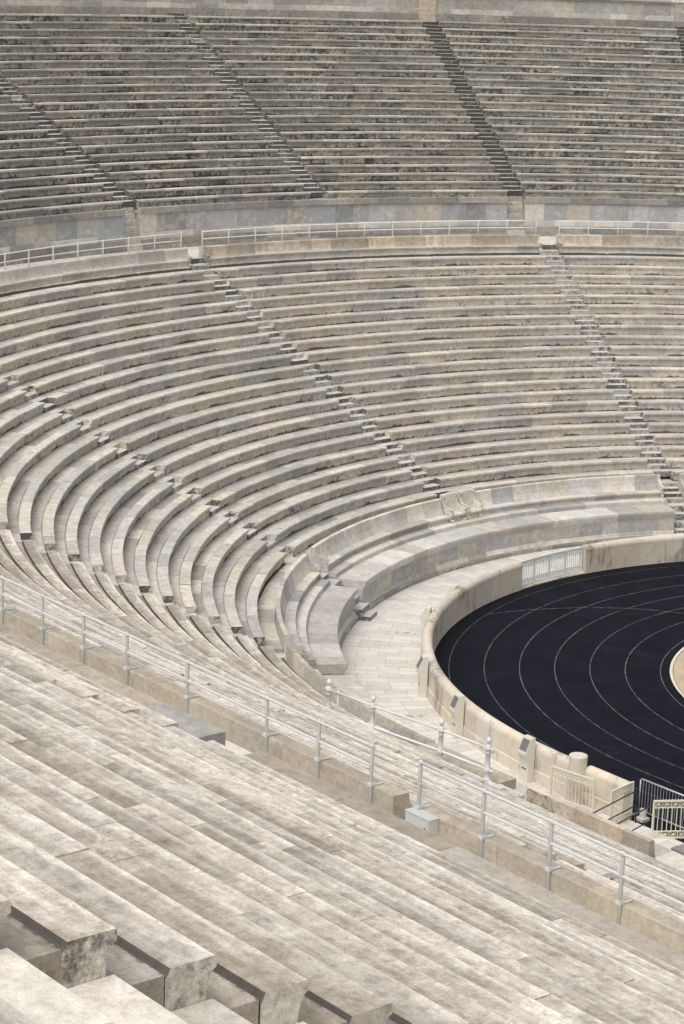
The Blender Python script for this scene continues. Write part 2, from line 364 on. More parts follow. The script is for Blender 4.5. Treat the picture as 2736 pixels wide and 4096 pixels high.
def thing(name, label, cat, loc, group=None):
    o = bpy.data.objects.new(name, None); COL.objects.link(o); o.location = loc; o.empty_display_size = .3
    o['label'] = label; o['category'] = cat
    if group: o['group'] = group
    return o
def tag(o, label, cat, group=None):
    o['label'] = label; o['category'] = cat
    if group: o['group'] = group
    return o
def struct(o): o['kind'] = 'structure'; return o
def mid(e0, e1, d, z):
    a, b = ev(e0, d), ev(e1, d); return pt(adv(a, slen(a, b, d)/2, d), d, z)

# ---------------------------------------------------------------- dimensions
LR, LZ, LT, LH = 22.336, 2.225, .7533, .3619           # lower tier: first nose, tread, rise
UR, UZ, UT, UH = 42.058, 12.14, .6956, .3465           # upper tier on the curve
NR, NZ, NT, NH = 43.015, 12.165, .760, .378            # upper tier on the near straight
TC = (1.10, .116)                                      # centre of the track curve
stA, stB, stC, stD = 155.95, 184.62, 213.19, 242.63
def Pm(a): return ('a', a, -.73)      # seats end .73 m before the line, stair, seats begin .22 m after
def Pp(a): return ('a', a, .22)
def Qm(a): return ('a', a, -.22)
def Qp(a): return ('a', a, .73)
X = lambda x: ('x', x)

def bench_prof(r, z, t, h, drop=.05):
    return [(r+.36, z), (r+.012, z), (r, z-.012), (r, z-.082), (r+.028, z-.097), (r+.055, z-.135), (r+.075, z-.20), (r+.082, z-.26),
            (r+.082, z-h-drop-.05), (r+.40, z-h-drop-.05), (r+.40, z-drop-.03), (r+.378, z-drop)]
def ledge_prof(r, z, t, drop=.05, deep=.14):
    return [(r+t+.12, z-drop), (r+.404, z-drop), (r+.404, z-drop-deep), (r+t+.12, z-drop-deep)]
def seating(label, e0, e1, r0, z0, t, h, n, mat, lmat, group, drop=.05, L=(1.3, 2.5), seg=.7, deep=.14):
    o = thing('seating_block', label, 'stone seating', mid(e0, e1, r0, z0), group)
    for k in range(n):
        r, z = r0+t*k, z0+h*k
        m = MB(); m.sweep([(a, b) for a, b in bench_prof(r, z, t, h, drop)], e0, e1, L0=L[0], L1=L[1], dref=r, seg=seg, jit=.009, gap=.007)
        b = m.build('bench', mat, o)
        m = MB(); m.sweep(ledge_prof(r, z, t, drop, deep), e0, e1, L0=L[0]*.8, L1=L[1], dref=r, seg=seg, jit=.003)
        m.build('foot_ledge', lmat, b)
    return o
GL, GU = 'lower tier seating blocks', 'upper tier seating blocks'
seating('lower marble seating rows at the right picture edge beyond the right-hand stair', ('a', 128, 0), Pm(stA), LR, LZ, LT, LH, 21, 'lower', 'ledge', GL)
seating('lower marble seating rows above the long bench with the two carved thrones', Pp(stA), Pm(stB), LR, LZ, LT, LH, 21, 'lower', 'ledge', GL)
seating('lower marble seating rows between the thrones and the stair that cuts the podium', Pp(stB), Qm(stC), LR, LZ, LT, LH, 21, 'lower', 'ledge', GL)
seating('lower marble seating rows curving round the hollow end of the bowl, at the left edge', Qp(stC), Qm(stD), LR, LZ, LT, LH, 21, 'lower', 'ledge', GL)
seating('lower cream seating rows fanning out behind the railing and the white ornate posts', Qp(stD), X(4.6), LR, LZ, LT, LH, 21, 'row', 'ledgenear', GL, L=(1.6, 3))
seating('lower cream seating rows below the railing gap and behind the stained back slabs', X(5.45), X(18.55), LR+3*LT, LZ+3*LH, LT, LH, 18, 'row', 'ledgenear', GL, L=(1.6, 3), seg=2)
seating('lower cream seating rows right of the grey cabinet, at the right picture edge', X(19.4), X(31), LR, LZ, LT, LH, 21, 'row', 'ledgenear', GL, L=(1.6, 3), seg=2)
ust = [142.05, 156.71, 171.34, 186.03, 200.65]
def um(a): return ('a', a, -.73)
def up(a): return ('a', a, .20)
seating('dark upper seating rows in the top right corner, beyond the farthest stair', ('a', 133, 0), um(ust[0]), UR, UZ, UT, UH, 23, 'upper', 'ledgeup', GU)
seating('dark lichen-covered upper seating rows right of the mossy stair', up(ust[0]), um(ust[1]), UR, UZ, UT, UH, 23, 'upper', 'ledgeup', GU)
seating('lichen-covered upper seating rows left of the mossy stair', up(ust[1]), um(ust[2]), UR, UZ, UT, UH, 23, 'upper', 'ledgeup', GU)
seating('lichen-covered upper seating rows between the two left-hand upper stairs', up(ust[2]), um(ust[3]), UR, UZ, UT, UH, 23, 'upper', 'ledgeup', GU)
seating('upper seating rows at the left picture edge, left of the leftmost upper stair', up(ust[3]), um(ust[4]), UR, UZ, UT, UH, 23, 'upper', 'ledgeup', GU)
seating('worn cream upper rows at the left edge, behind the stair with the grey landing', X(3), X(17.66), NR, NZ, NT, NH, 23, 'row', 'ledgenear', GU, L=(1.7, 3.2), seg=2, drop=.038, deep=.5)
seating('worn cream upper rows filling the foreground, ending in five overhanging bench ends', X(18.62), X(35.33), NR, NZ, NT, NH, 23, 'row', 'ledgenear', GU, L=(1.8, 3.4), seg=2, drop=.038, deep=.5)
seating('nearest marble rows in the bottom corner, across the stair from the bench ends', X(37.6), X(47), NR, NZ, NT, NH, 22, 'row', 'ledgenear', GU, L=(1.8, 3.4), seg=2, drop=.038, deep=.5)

# ---------------------------------------------------------------- stairs
def flight(label, e0, e1, r0, z0, t, h, n, mat, extra=(), drop=.05, single=False):
    o = thing('stair_flight', label, 'stone stair', mid(e0, e1, r0, z0-h), 'stair flights between the seating blocks')
    steps = list(extra)
    for k in range(n):
        if single: steps.append((r0+t*k+.02, r0+t*k+t+.06, z0+h*k-.30, .46)); continue
        r, z = r0+t*k+.385, z0+h*k-drop
        steps.append((r, r+t/2+.03, z, h/2+.06)); steps.append((r+t/2, r+t+.03, z+h/2, h/2+.06))
    for q, (a, b, z, th) in enumerate(steps):
        m = MB()
        m.sweep([(b, z), (a+.01, z), (a, z-.01), (a, z-th), (b, z-th)], e0, e1, L0=9, L1=9.1, dref=a, seg=.6, gap=0)
        m.build('step', mat if q >= len(extra) or mat not in ('stepup', 'stepmoss') else 'ledge', o)
    return o
def gapA(a): return ('a', a, -.725), ('a', a, .215)
def gapC(a): return ('a', a, -.215), ('a', a, .725)
top = [(38.22, 38.75, 9.63, .35), (38.6, 39.14, 9.878, .5)]
low = [(21.0, 21.5, 1.36, .2), (21.35, 21.9, 1.51, .2), (21.7, 22.3, 1.66, .2), (22.05, 22.75, 1.80, .25)]
pod = [(19.05, 19.5, .17, .17), (19.38, 19.85, .40, .22), (19.78, 20.2, .65, .28), (20.12, 20.6, .92, .3), (20.5, 21.1, 1.19, .32)]
flight('pale marble stair at the right side, ending beside the end of the long carved bench', *gapA(stA), LR, LZ, LT, LH, 21, 'step', low+pod+top)
flight('middle marble stair that ends behind the two carved thrones', *gapA(stB), LR, LZ, LT, LH, 21, 'step', [(22.05, 22.75, 1.80, .25)]+top)
flight('marble stair that cuts through the podium and comes down to the paved corridor', *gapC(stC), LR, LZ, LT, LH, 21, 'step', low+pod+top)
flight('narrow marble stair between the hollow end of the bowl and the fanning near rows', *gapC(stD), LR, LZ, LT, LH, 21, 'step', low[1:]+top)
flight('cream stair seen as a line of small notches behind the long railing', X(4.605), X(5.445), LR, LZ, LT, LH, 21, 'near', low[1:]+top)
flight('cream stair notches behind the railing at the right edge, below the grey cabinet', X(18.555), X(19.395), LR, LZ, LT, LH, 21, 'near', low[1:]+top)
wallsteps = [(41.72+.115*i, 41.72+.115*i+.5, 9.88+.272*(i+1), .4) for i in range(8)]
for i, (a, lab, ws) in enumerate([(ust[0], 'dark stair cut off by the top right corner of the picture', 0), (ust[1], 'dark mossy stair running the full height of the upper rows, down through the grey wall', 1),
                  (ust[2], 'upper stair that stops above the grey wall, left of the mossy one', 0), (ust[3], 'leftmost upper stair, coming down through the grey wall', 1)]):
    flight(lab, ('a', a, -.725), ('a', a, .195), UR, UZ, UT, UH, 23, 'stepmoss' if i < 2 else 'stepup', wallsteps if ws else [(42.0, 42.5, UZ-UH-.05+.005, .2)])
nw = [(41.75+.15*i, 41.75+.15*i+.4, 9.88+.24*(i+1), .3) for i in range(8)]
flight('stair beside the grey landing, dropping behind the coping to the hidden walkway', X(17.665), X(18.595), NR, NZ, NT, NH, 23, 'near', nw)
flight('nearest stair of broad white steps beside the five overhanging bench ends', X(35.335), X(37.59), NR, NZ, NT, NH, 22, 'near', single=True)

# ---------------------------------------------------------------- front benches, thrones, podium
SIDE = [(21.75, 1.39), (21.75, 2.28), (21.57, 2.28), (21.53, 2.12), (21.45, 2.00), (21.32, 1.93), (21.13, 1.91), (21.05, 1.87), (21.04, 1.80), (21.08, 1.75),
        (21.13, 1.66), (21.11, 1.56), (21.04, 1.49), (21.03, 1.39)]
def arm(prof, e, w, sgn, dref, dr=0):
    """upright side piece at edge e, w thick, towards sgn along the row"""
    u = ev(e, dref); rd = radial(u); tg = Vector((-rd.y, rd.x, 0)); o = pt(u, 0, 0) if u > 270 else Vector((0, 0, 0))
    m = MB(); m.prism([o+rd*(r+dr)+Vector((0, 0, z)) for r, z in prof], tg*(-.006*sgn), tg*w*sgn); return m
def front_bench(label, e0, e1, arms=(1, 1), dr=0., mat='front', L=(.9, 1.6)):
    o = thing('front_bench', label, 'marble bench', mid(e0, e1, 21.3+dr, 1.215), 'carved front benches')
    f = lambda pr: [(a+dr, b) for a, b in pr]
    m = MB(); m.sweep(f([(21.75, 2.27), (21.74, 2.28), (21.60, 2.28), (21.585, 2.265), (21.57, 2.1), (21.53, 1.9), (21.47, 1.76), (21.42, 1.665), (21.42, 1.42), (21.75, 1.42)]), e0, e1, L0=L[0], L1=L[1], dref=21.4, seg=.5); m.build('backrest', mat, o)
    m = MB(); m.sweep(f([(21.44, 1.66), (21.07, 1.66), (21.05, 1.645), (21.05, 1.59), (21.09, 1.56), (21.16, 1.51), (21.17, 1.45), (21.13, 1.40), (21.12, 1.38), (21.44, 1.38)]), e0, e1, L0=L[0], L1=L[1], dref=21.05, seg=.5); m.build('seat', mat, o)
    m = MB(); m.sweep(f([(22.38, 1.385), (20.70, 1.385), (20.685, 1.37), (20.685, 1.205), (22.38, 1.205)]), e0, e1, L0=L[0], L1=L[1], dref=20.7, seg=.5); m.build('base_step', 'front', o)
    m = MB(); m.sweep(f([(22.405, 1.80), (21.765, 1.80), (21.765, 1.40), (22.405, 1.40)]) if dr < .3 else f([(22.1, 1.6), (21.765, 1.6), (21.765, 1.4), (22.1, 1.4)]), e0, e1, L0=.9, L1=1.6, dref=21.8, seg=.5); m.build('back_ledge', 'ledge' if mat == 'front' else 'ledgenear', o)
    if arms[0]: arm(SIDE, e0, .11, 1, 21.4, dr-.006).build('armrest', mat, o)
    if arms[1]: arm(SIDE, e1, .11, -1, 21.4, dr-.006).build('armrest', mat, o)
    return o
front_bench('carved marble bench cut off by the right picture edge, beyond the right stair', ('a', 128, 0), Pm(stA), (0, 1), dr=.1)
front_bench('carved marble bench from the right stair to the thrones, with grey-blue back slabs', Pp(stA), ('a', 181.25, 0), (1, 0), dr=.05)
front_bench('carved marble bench from the thrones down to the stair that cuts the podium', ('a', 186.75, 0), Qm(stC), (0, 1), dr=.0)
front_bench('tightly curved marble bench above the short podium, left of the podium stair', Qp(stC), Qm(stD), (1, 1), dr=-.05)
front_bench('marble bench whose smooth back curves away below the white ornate posts', Qp(stD), X(.15), (1, 0), dr=.08, mat='near')
o = thing('back_slab_wall', 'row of stained marble back slabs with dark patches beside the iron gate leaves', 'marble slab wall', (6, -21.3, 1.2))
m = MB(); m.sweep([(21.36, 1.92), (21.35, 1.93), (21.20, 1.93), (21.18, 1.91), (21.12, 1.5), (21.02, 1.25), (21.0, .84), (21.36, .84)], X(3.66), X(8.3), L0=.8, L1=1.15, dref=21.1, seg=3, jit=.004); m.build('slabs', marble('marble_back_slab', [(0, (.54, .49, .42)), (.5, (.60, .50, .38)), (1, (.64, .55, .44))], mottle=.4, tan=.4, white=.3, vein=.5, lichen=.56, bright=1.1), o)
m = MB(); m.sweep([(24.75, 1.2), (21.365, 1.2), (21.365, .84), (24.75, .84)], X(3.66), X(18.5), L0=1, L1=1.8, dref=21.4, seg=3); m.build('ledge', 'near', o)

TH = [(21.75, 1.39), (21.75, 2.40), (21.60, 2.40), (21.57, 2.34), (21.60, 2.27), (21.55, 2.15), (21.50, 2.03), (21.40, 1.95), (21.22, 1.92), (21.08, 1.90), (21.03, 1.87),
      (21.06, 1.80), (21.00, 1.74), (21.02, 1.66), (21.10, 1.58), (21.12, 1.50), (21.06, 1.44), (20.98, 1.40), (20.98, 1.39)]
for lab, a0, a1 in (('carved white marble throne with scrolled arms, the right one of the pair', 181.62, 183.82), ('carved white marble throne with scrolled arms, the left one of the pair', 184.28, 186.48)):
    o = thing('throne', lab, 'marble throne', pt((a0+a1)/2, 21.3, 1.385), 'carved thrones in the front bench')
    E0, E1 = ('a', a0, 0), ('a', a1, 0)
    m = MB(); m.sweep([(21.75, 2.42), (21.60, 2.42), (21.585, 2.3), (21.56, 2.0), (21.50, 1.72), (21.46, 1.66), (21.46, 1.39), (21.75, 1.39)], E0, E1, L0=9, L1=9.1, dref=21.4, seg=.2, gap=0); m.build('backrest', 'clean', o)
    m = MB(); m.sweep([(21.48, 1.68), (21.06, 1.68), (21.04, 1.66), (21.04, 1.61), (21.12, 1.58), (21.18, 1.5), (21.14, 1.42), (21.10, 1.39), (21.48, 1.39)], E0, E1, L0=9, L1=9.1, dref=21.1, seg=.2, gap=0); m.build('seat', 'clean', o)
    for e, sg in ((E0, 1), (E1, -1)):
        a = arm(TH, e, .085, sg, 21.4, -.004)
        u = ev(e, 21.4); rd = radial(u); tg = Vector((-rd.y, rd.x, 0))*sg
        for rr, zz, rad in ((21.60, 2.36, .07), (21.05, 1.87, .045), (21.02, 1.43, .05)):
            c = rd*rr+Vector((0, 0, zz)); a.tube([c-tg*.006, c+tg*.095], rad, 12)
        a.build('armrest', 'clean', o)
o = MB(); o.sweep([(22.38, 1.383), (20.75, 1.383), (20.735, 1.368), (20.735, 1.203), (22.38, 1.203)], ('a', 181.25, .004), ('a', 186.75, -.004), dref=20.7, seg=.5)
tag(o.build('marble_step', 'front'), 'low marble step carrying the two carved thrones', 'marble step')

def podium(label, e0, e1):
    o = thing('podium_wall', label, 'podium wall', mid(e0, e1, 19.6, 0), 'grey podium walls')
    m = MB(); m.sweep([(20.9, 1.21), (19.565, 1.21), (19.55, 1.195), (19.55, 1.10), (19.575, 1.085), (19.585, 1.03), (19.61, 1.015), (19.62, .96), (19.645, .945), (19.655, .885), (20.9, .885)], e0, e1, L0=.9, L1=1.5, dref=19.55, seg=.45); m.build('cornice', 'front', o)
    m = MB(); m.sweep([(19.9, .883), (19.675, .883), (19.675, .34), (19.9, .34)], e0, e1, L0=.75, L1=1.4, dref=19.7, seg=.4, gap=.003, jit=.003); m.build('wall_panels', 'grey', o)
    m = MB(); m.sweep([(19.9, .337), (19.66, .337), (19.62, .31), (19.60, .24), (19.56, .19), (19.56, .165), (19.9, .165)], e0, e1, L0=.9, L1=1.6, dref=19.6, seg=.45); m.build('moulding', 'front', o)
    m = MB(); m.sweep([(19.9, .162), (19.49, .162), (19.47, .14), (19.47, -.02), (19.9, -.02)], e0, e1, L0=.9, L1=1.6, dref=19.5, seg=.45); m.build('plinth', 'plinth', o)
    m = MB(); m.sweep([(20.88, .88), (19.9, .88), (19.9, 0), (20.88, 0)], e0, e1, L0=30, L1=31, dref=19.9, seg=.6, gap=0); m.build('core', 'coping', o)
podium('grey podium wall cut off at the right picture edge', ('a', 128, 0), ('a', stA, -.78))
podium('long grey veined podium wall with stained cornice behind the white iron gate', ('a', stA, .26), ('a', stC, -.26))
podium('short curved podium wall with broad pale top, left of the podium stair', ('a', stC, .70), ('a', stD, -.22))
o = MB(); o.sweep([(20.75, .85), (19.32, .85), (19.30, .83), (19.30, -.02), (20.75, -.02)], ('a', stD, -.19), X(9.6), L0=1., L1=1.9, dref=19.4, seg=.5)
tag(o.build('low_podium', 'front'), 'low brown-stained marble podium between the corridor and the ornate posts', 'podium')
o = MB(); o.abox(.16, 3.6, -23.0, -21.72, 1.95, 2.24); o.abox(.16, 3.58, -22.25, -21.76, .86, 1.95)
tag(o.build('marble_platform', 'ochre'), 'flat marble platform block under the two right-hand ornate posts', 'stone block')
o = MB(); o.abox(-2.55, -1.65, -22.30, -21.85, 1.78, 2.06)
tag(o.build('marble_slab', 'near'), 'small loose marble slab beside the second ornate post', 'stone slab')

# ---------------------------------------------------------------- parapet benches and railings on the walkway edge
PS = [(38.86, 9.42), (38.86, 10.33), (38.76, 10.33), (38.74, 10.18), (38.68, 10.05), (38.56, 10.01), (38.46, 10.0), (38.43, 9.96), (38.45, 9.9), (38.52, 9.82), (38.52, 9.7), (38.45, 9.6), (38.44, 9.42)]
def parapet(label, e0, e1, arms=(1, 1), mat='front', bmat='lower'):
    o = thing('parapet_bench', label, 'marble parapet', mid(e0, e1, 38.8, 9.4), 'parapet benches along the walkway')
    m = MB(); m.sweep([(39.10, 10.32), (39.09, 10.33), (38.79, 10.33), (38.775, 10.31), (38.765, 10.12), (38.73, 9.95), (38.69, 9.87), (38.66, 9.86), (38.66, 9.5), (39.10, 9.5)], e0, e1, L0=1.1, L1=2.1, dref=38.8, seg=.8); m.build('backrest', mat, o)
    m = MB(); m.sweep([(38.70, 9.85), (38.49, 9.85), (38.475, 9.835), (38.475, 9.79), (38.53, 9.75), (38.57, 9.68), (38.55, 9.58), (38.52, 9.53), (38.70, 9.53)], e0, e1, L0=1.1, L1=2.1, dref=38.5, seg=.8); m.build('seat', bmat, o)
    m = MB(); m.sweep([(39.10, 9.527), (38.30, 9.527), (38.29, 9.517), (38.29, 9.36), (39.10, 9.36)], e0, e1, L0=1.1, L1=2.1, dref=38.3, seg=.8); m.build('base_step', bmat, o)
    if arms[0]: arm(PS, e0, .13, 1, 38.8, -.006).build('armrest', mat, o)
    if arms[1]: arm(PS, e1, .13, -1, 38.8, -.006).build('armrest', mat, o)
M['parapet'] = marble('marble_parapet', [(0, (.50, .46, .40)), (.5, (.57, .49, .38)), (1, (.60, .51, .38))], tan=.45, white=.25, vein=.4, drip=.35)
pA, pB, pC, pD = [(('a', a, o0), ('a', a, o1)) for a, o0, o1 in ((stA, -.86, .07), (stB, -.86, .10), (stC, -.3, .65), (stD, -.3, .65))]
parapet('tan marble parapet bench at the right edge, right of the walkway opening', ('a', 128, 0), pA[0], mat='parapet')
parapet('long tan marble parapet bench between the two walkway openings', pA[1], pB[0], mat='parapet')
parapet('pale marble parapet bench at the left edge, left of the left walkway opening', pB[1], pC[0], mat='front')
parapet('marble parapet bench high on the left side, outside the picture edge', pC[1], pD[0])
parapet('ochre marble parapet back at the left edge carrying the long near railing', pD[1], X(4.6), mat='ochre', bmat='near')
parapet('ochre marble parapet back under the near railing, with a broken end at the gap', X(5.45), X(18.5), mat='ochre', bmat='near')
parapet('ochre marble parapet back right of the grey cabinet', X(19.05), X(31), mat='ochre', bmat='near')

def railing(label, us, near, zt=11.0, zm=10.66, ends=(0, 0), group='pale railings on the parapets', z_add=0.):
    d = 39.12 if near else 39.0
    o = thing('railing', label, 'railing', pt(us[len(us)//2], d, 10.33), group)
    path = []
    lo, hi = us[0], us[-1]; n = max(2, int(slen(lo, hi, d)/.8))
    for i in range(n+1): path.append(adv(lo, slen(lo, hi, d)*i/n, d))
    for nm, z in (('top_rail', zt), ('middle_rail', zm)):
        m = MB(); m.tube([pt(u, d, z) for u in path], .026 if near else .024, 8); m.build(nm, 'white_rail' if near else 'rail_far', o, True)
    for u in us:
        m = MB(); rd = radial(u); tg = Vector((-rd.y, rd.x, 0))
        c = pt(u, d, 0)
        zb = 9.88 if near else 10.30
        hw = .034 if near else .032
        m.tube([c+Vector((0, 0, zb)), c+Vector((0, 0, zt+.015)), c+Vector((0, 0, zt+.035))], hw, 8)
        m.lathe(c+Vector((0, 0, zt)), [(hw+.004, -.03), (hw+.006, .01), (hw*.8, .035), (hw*.3, .048)], 8)
        p = m.build('post', 'white_rail' if near else 'rail_far', o, True)
        if near:
            b = MB(); b.box(c-rd*.13+Vector((0, 0, 10.346)), rd*.13, tg*.03, Vector((0, 0, .006))); b.box(c+Vector((0, 0, 10.37)), rd*.047, tg*.047, Vector((0, 0, .03)))
            b.build('bracket', 'white_rail', p)
    return o
def arc(a, b, st):
    n = max(1, round(slen(a, b, 39)/st)); return [a+(b-a)*i/n for i in range(n+1)]
railing('pale railing at the right edge on the tan parapet, right of the walkway opening', arc(130, stA-1.42, 1.53), False)
railing('long pale railing on the tan parapet between the two walkway openings', arc(stA+.35, stB-1.42, 1.53), False)
railing('pale railing on the far parapet at the left edge, left of the walkway opening', arc(stB+.4, stC-.6, 1.53), False)
railing('long near railing crossing the picture from the left edge to the gap', [270+x for x in (-2.4, -.8, .8, 2.4, 4.0, 5.63, 7.24, 8.80, 10.37, 12.43, 14.93, 16.45, 17.92)], True, 11.06, 10.70)
railing('near railing from the grey cabinet to the right edge', [270+x for x in (19.18, 20.76, 22.33, 23.89, 25.5, 27.1, 28.7)], True, 11.16, 10.80)
o = thing('utility_cabinet', 'light grey metal cabinet fixed to the parapet at the railing gap', 'cabinet', (19.45, -39.3, 9.9))
m = MB(); m.abox(19.08, 19.68, -39.32, -39.11, 10.02, 10.31); m.build('body', 'box', o)
m = MB(); m.abox(19.07, 19.69, -39.33, -39.10, 10.313, 10.335); m.build('lid', 'box', o)
m = MB(); m.abox(19.11, 19.65, -39.332, -39.323, 10.05, 10.29); d_ = m.build('door', 'box', o)
m = MB(); m.abox(19.58, 19.605, -39.342, -39.333, 10.15, 10.175); m.build('lock', 'dark_metal', d_)
m = MB(); m.abox(19.10, 19.66, -39.30, -39.12, 9.885, 10.02); m.build('plinth', 'granite', o)

# ---------------------------------------------------------------- wall of the upper tier
def upper_wall(label, e0, e1):
    o = thing('upper_wall', label, 'stone wall', mid(e0, e1, 41.9, 9.88), 'grey walls under the upper rows')
    m = MB(); m.sweep([(42.6, 11.81), (41.89, 11.81), (41.875, 11.795), (41.875, 11.53), (42.6, 11.53)], e0, e1, L0=1, L1=1.9, dref=41.9, seg=.8); m.build('coping', 'coping', o)
    m = MB(); m.sweep([(42.2, 11.527), (41.95, 11.527), (41.95, 10.66), (42.2, 10.66)], e0, e1, L0=.8, L1=1.7, dref=41.9, seg=.8, gap=.003, jit=.003); m.build('wall_panels', 'grey', o)
    m = MB(); m.sweep([(42.2, 10.657), (41.91, 10.657), (41.90, 10.64), (41.90, 10.36), (42.2, 10.36)], e0, e1, L0=1, L1=1.9, dref=41.9, seg=.8); m.build('plinth', 'front', o)
    m = MB(); m.sweep([(42.2, 10.357), (41.82, 10.357), (41.81, 10.05), (42.2, 10.05)], e0, e1, L0=1, L1=1.9, dref=41.9, seg=.8); m.build('base_course', 'plinth', o)
    m = MB(); m.sweep([(42.2, 10.047), (41.72, 10.047), (41.72, 9.85), (42.2, 9.85)], e0, e1, L0=1, L1=1.9, dref=41.9, seg=.8); m.build('base_course', 'plinth', o)
upper_wall('grey-blue marble wall at the right edge with a square white end block', ('a', 133, 0), ('a', ust[1], -.735))
upper_wall('long grey-blue veined marble wall under the middle upper rows', ('a', ust[1], .205), ('a', ust[3], -.735))
upper_wall('grey marble wall with broken base stones at the left edge', ('a', ust[3], .205), ('a', 208, 0))
for lab, a, s0, s1 in (('pale square end block of the wall beside the mossy stair', ust[1], -1.75, -.745), ('pale square end block of the wall beside the left upper stair', ust[3], -1.7, -.745)):
    m = MB(); m.sweep([(42.0, 11.522), (41.935, 11.522), (41.935, 10.665), (42.0, 10.665)], ('a', a, s0), ('a', a, s1), L0=9, L1=9.1, dref=41.9, seg=.5, gap=0)
    tag(m.build('wall_end_block', 'clean'), lab, 'stone block')
def near_wall(label, x0, x1):
    o = thing('upper_wall', label, 'stone wall', ((x0+x1)/2, -42.4, 9.88), 'grey walls under the upper rows')
    m = MB(); m.sweep([(43.11, 11.80), (42.07, 11.80), (42.05, 11.785), (42.05, 11.53), (43.11, 11.53)], X(x0), X(x1), L0=1.4, L1=2.9, dref=42.1, seg=3); m.build('coping', 'granite', o)
    m = MB(); m.sweep([(42.6, 11.527), (42.14, 11.527), (42.14, 9.9), (42.6, 9.9)], X(x0), X(x1), L0=1, L1=1.8, dref=42.1, seg=3); m.build('wall_panels', 'grey', o)
near_wall('brown-grey coping of the near wall, left of the drop with the grey landing', 3, 15.9)
near_wall('brown-grey coping of the near wall, right of the drop, running to the right edge', 18.66, 33)
m = MB(); m.abox(15.905, 17.63, -43.1, -42.04, 11.52, 11.81); tag(m.build('landing_slab', marble('granite_grey', [(0, (.33, .32, .31)), (1, (.39, .375, .35))], tan=.15, white=.05, vein=.1, speck=1.2)), 'dark grey stone landing slab at the drop in the near coping', 'stone slab')

# ---------------------------------------------------------------- wall above the upper tier
def top_wall(label, e0, e1):
    o = thing('top_wall', label, 'stone wall', mid(e0, e1, 58.2, 19.7), 'top walls behind the last row')
    m = MB(); m.sweep([(58.9, 20.15), (58.15, 20.15), (58.14, 20.14), (58.14, 19.4), (58.9, 19.4)], e0, e1, L0=1, L1=1.8, dref=58, seg=1); m.build('base_course', 'plinth', o)
    m = MB(); m.sweep([(58.9, 20.42), (58.21, 20.42), (58.20, 20.41), (58.20, 20.153), (58.9, 20.153)], e0, e1, L0=.9, L1=1.7, dref=58, seg=1); m.build('plinth', 'front', o)
    m = MB(); m.sweep([(58.9, 21.08), (58.25, 21.08), (58.25, 20.423), (58.9, 20.423)], e0, e1, L0=.9, L1=1.8, dref=58, seg=1); m.build('wall_panels', 'topwall', o)
    m = MB(); m.sweep([(59.0, 21.32), (58.12, 21.32), (58.10, 21.30), (58.10, 21.2), (58.18, 21.17), (58.22, 21.083), (59.0, 21.083)], e0, e1, L0=1, L1=1.9, dref=58, seg=1); m.build('cap', 'front', o)
    m = MB(); m.sweep([(58.95, 22.3), (58.3, 22.3), (58.3, 21.323), (58.95, 21.323)], e0, e1, L0=1, L1=1.9, dref=58, seg=1); m.build('upper_course', 'topwall', o)
top_wall('grey marble top wall in the top right corner, right of the cream pilaster', ('a', 130, 0), ('a', 155.95, 0))
top_wall('grey marble top wall along the top edge, left of the cream pilaster', ('a', 156.95, 0), ('a', 212, 0))
m = MB(); m.sweep([(58.9, 22.4), (58.13, 22.4), (58.13, 20.42), (58.11, 20.41), (58.11, 20.16), (58.07, 20.15), (58.07, 19.4), (58.9, 19.4)], ('a', 155.95, .004), ('a', 156.95, -.004), L0=9, L1=9.1, dref=58, seg=1, gap=0)
tag(m.build('pilaster', 'parapet'), 'cream stone pilaster in the top wall above the mossy stair', 'pilaster')
m = MB(); m.sweep([(58.9, 22.4), (58.16, 22.4), (58.16, 19.4), (58.3, 19.4)], ('a', 141.7, 0), ('a', 142.35, 0), L0=9, L1=9.1, dref=58, seg=1, gap=0)
tag(m.build('pilaster', 'topwall'), 'grey stone pilaster in the top right corner of the top wall', 'pilaster')

# ---------------------------------------------------------------- ground, banks, walkway, track
def ringsheet(name, mat, d0, d1, z0, z1, u0, u1, ctr=(0, 0), st=3.0, uvmode=None):
    m = MB(); us = []; u = u0
    while u < u1-1e-6: us.append(u); u = u+st if u < 270-1e-6 and u+st <= 270 else (270 if u < 270 else u+4)
    us.append(u1)
    t = rt()
    for a, b in zip(us, us[1:]):
        i = len(m.v); m.v += [pt(a, d0, z0, ctr), pt(b, d0, z0, ctr), pt(b, d1, z1, ctr), pt(a, d1, z1, ctr)]
        f = lambda u: R(u)*18.3 if u <= 270 else R(270)*18.3+u-270
        m.face([i, i+3, i+2, i+1], t, [(d0, f(a)), (d1, f(a)), (d1, f(b)), (d0, f(b))])
    return m.build(name, mat)
g = MB(); g.v = [Vector((x, y, -.3)) for x, y in ((-900, -900), (900, -900), (900, 900), (-900, 900))]; g.face([0, 1, 2, 3], rt()); struct(g.build('ground', 'earth'))
struct(ringsheet('lower_bank', 'earth', 22.2, 39.0, 1.55, 9.3, 120, 310)); struct(ringsheet('upper_bank', 'earth', 42.3, 58.4, 11.45, 19.3, 125, 216))
nb = MB(); nb.v = [Vector(p) for p in ((0, -43.0, 11.4), (52, -43.0, 11.4), (52, -60.3, 19.6), (0, -60.3, 19.6), (0, -75, 21.5), (52, -75, 21.5))]
nb.face([0, 3, 2, 1], rt()); nb.face([3, 4, 5, 2], rt()); struct(nb.build('near_bank', 'earth'))
struct(ringsheet('top_terrace', 'earth', 58.9, 90, 21.9, 21.9, 125, 216))
struct(ringsheet('walkway', 'paving', 39.05, 42.3, 9.88, 9.88, 125, 303, st=2))
struct(ringsheet('corridor', 'paving', 15.6, 20.9, 0.004, 0.004, 120, 280, st=2))
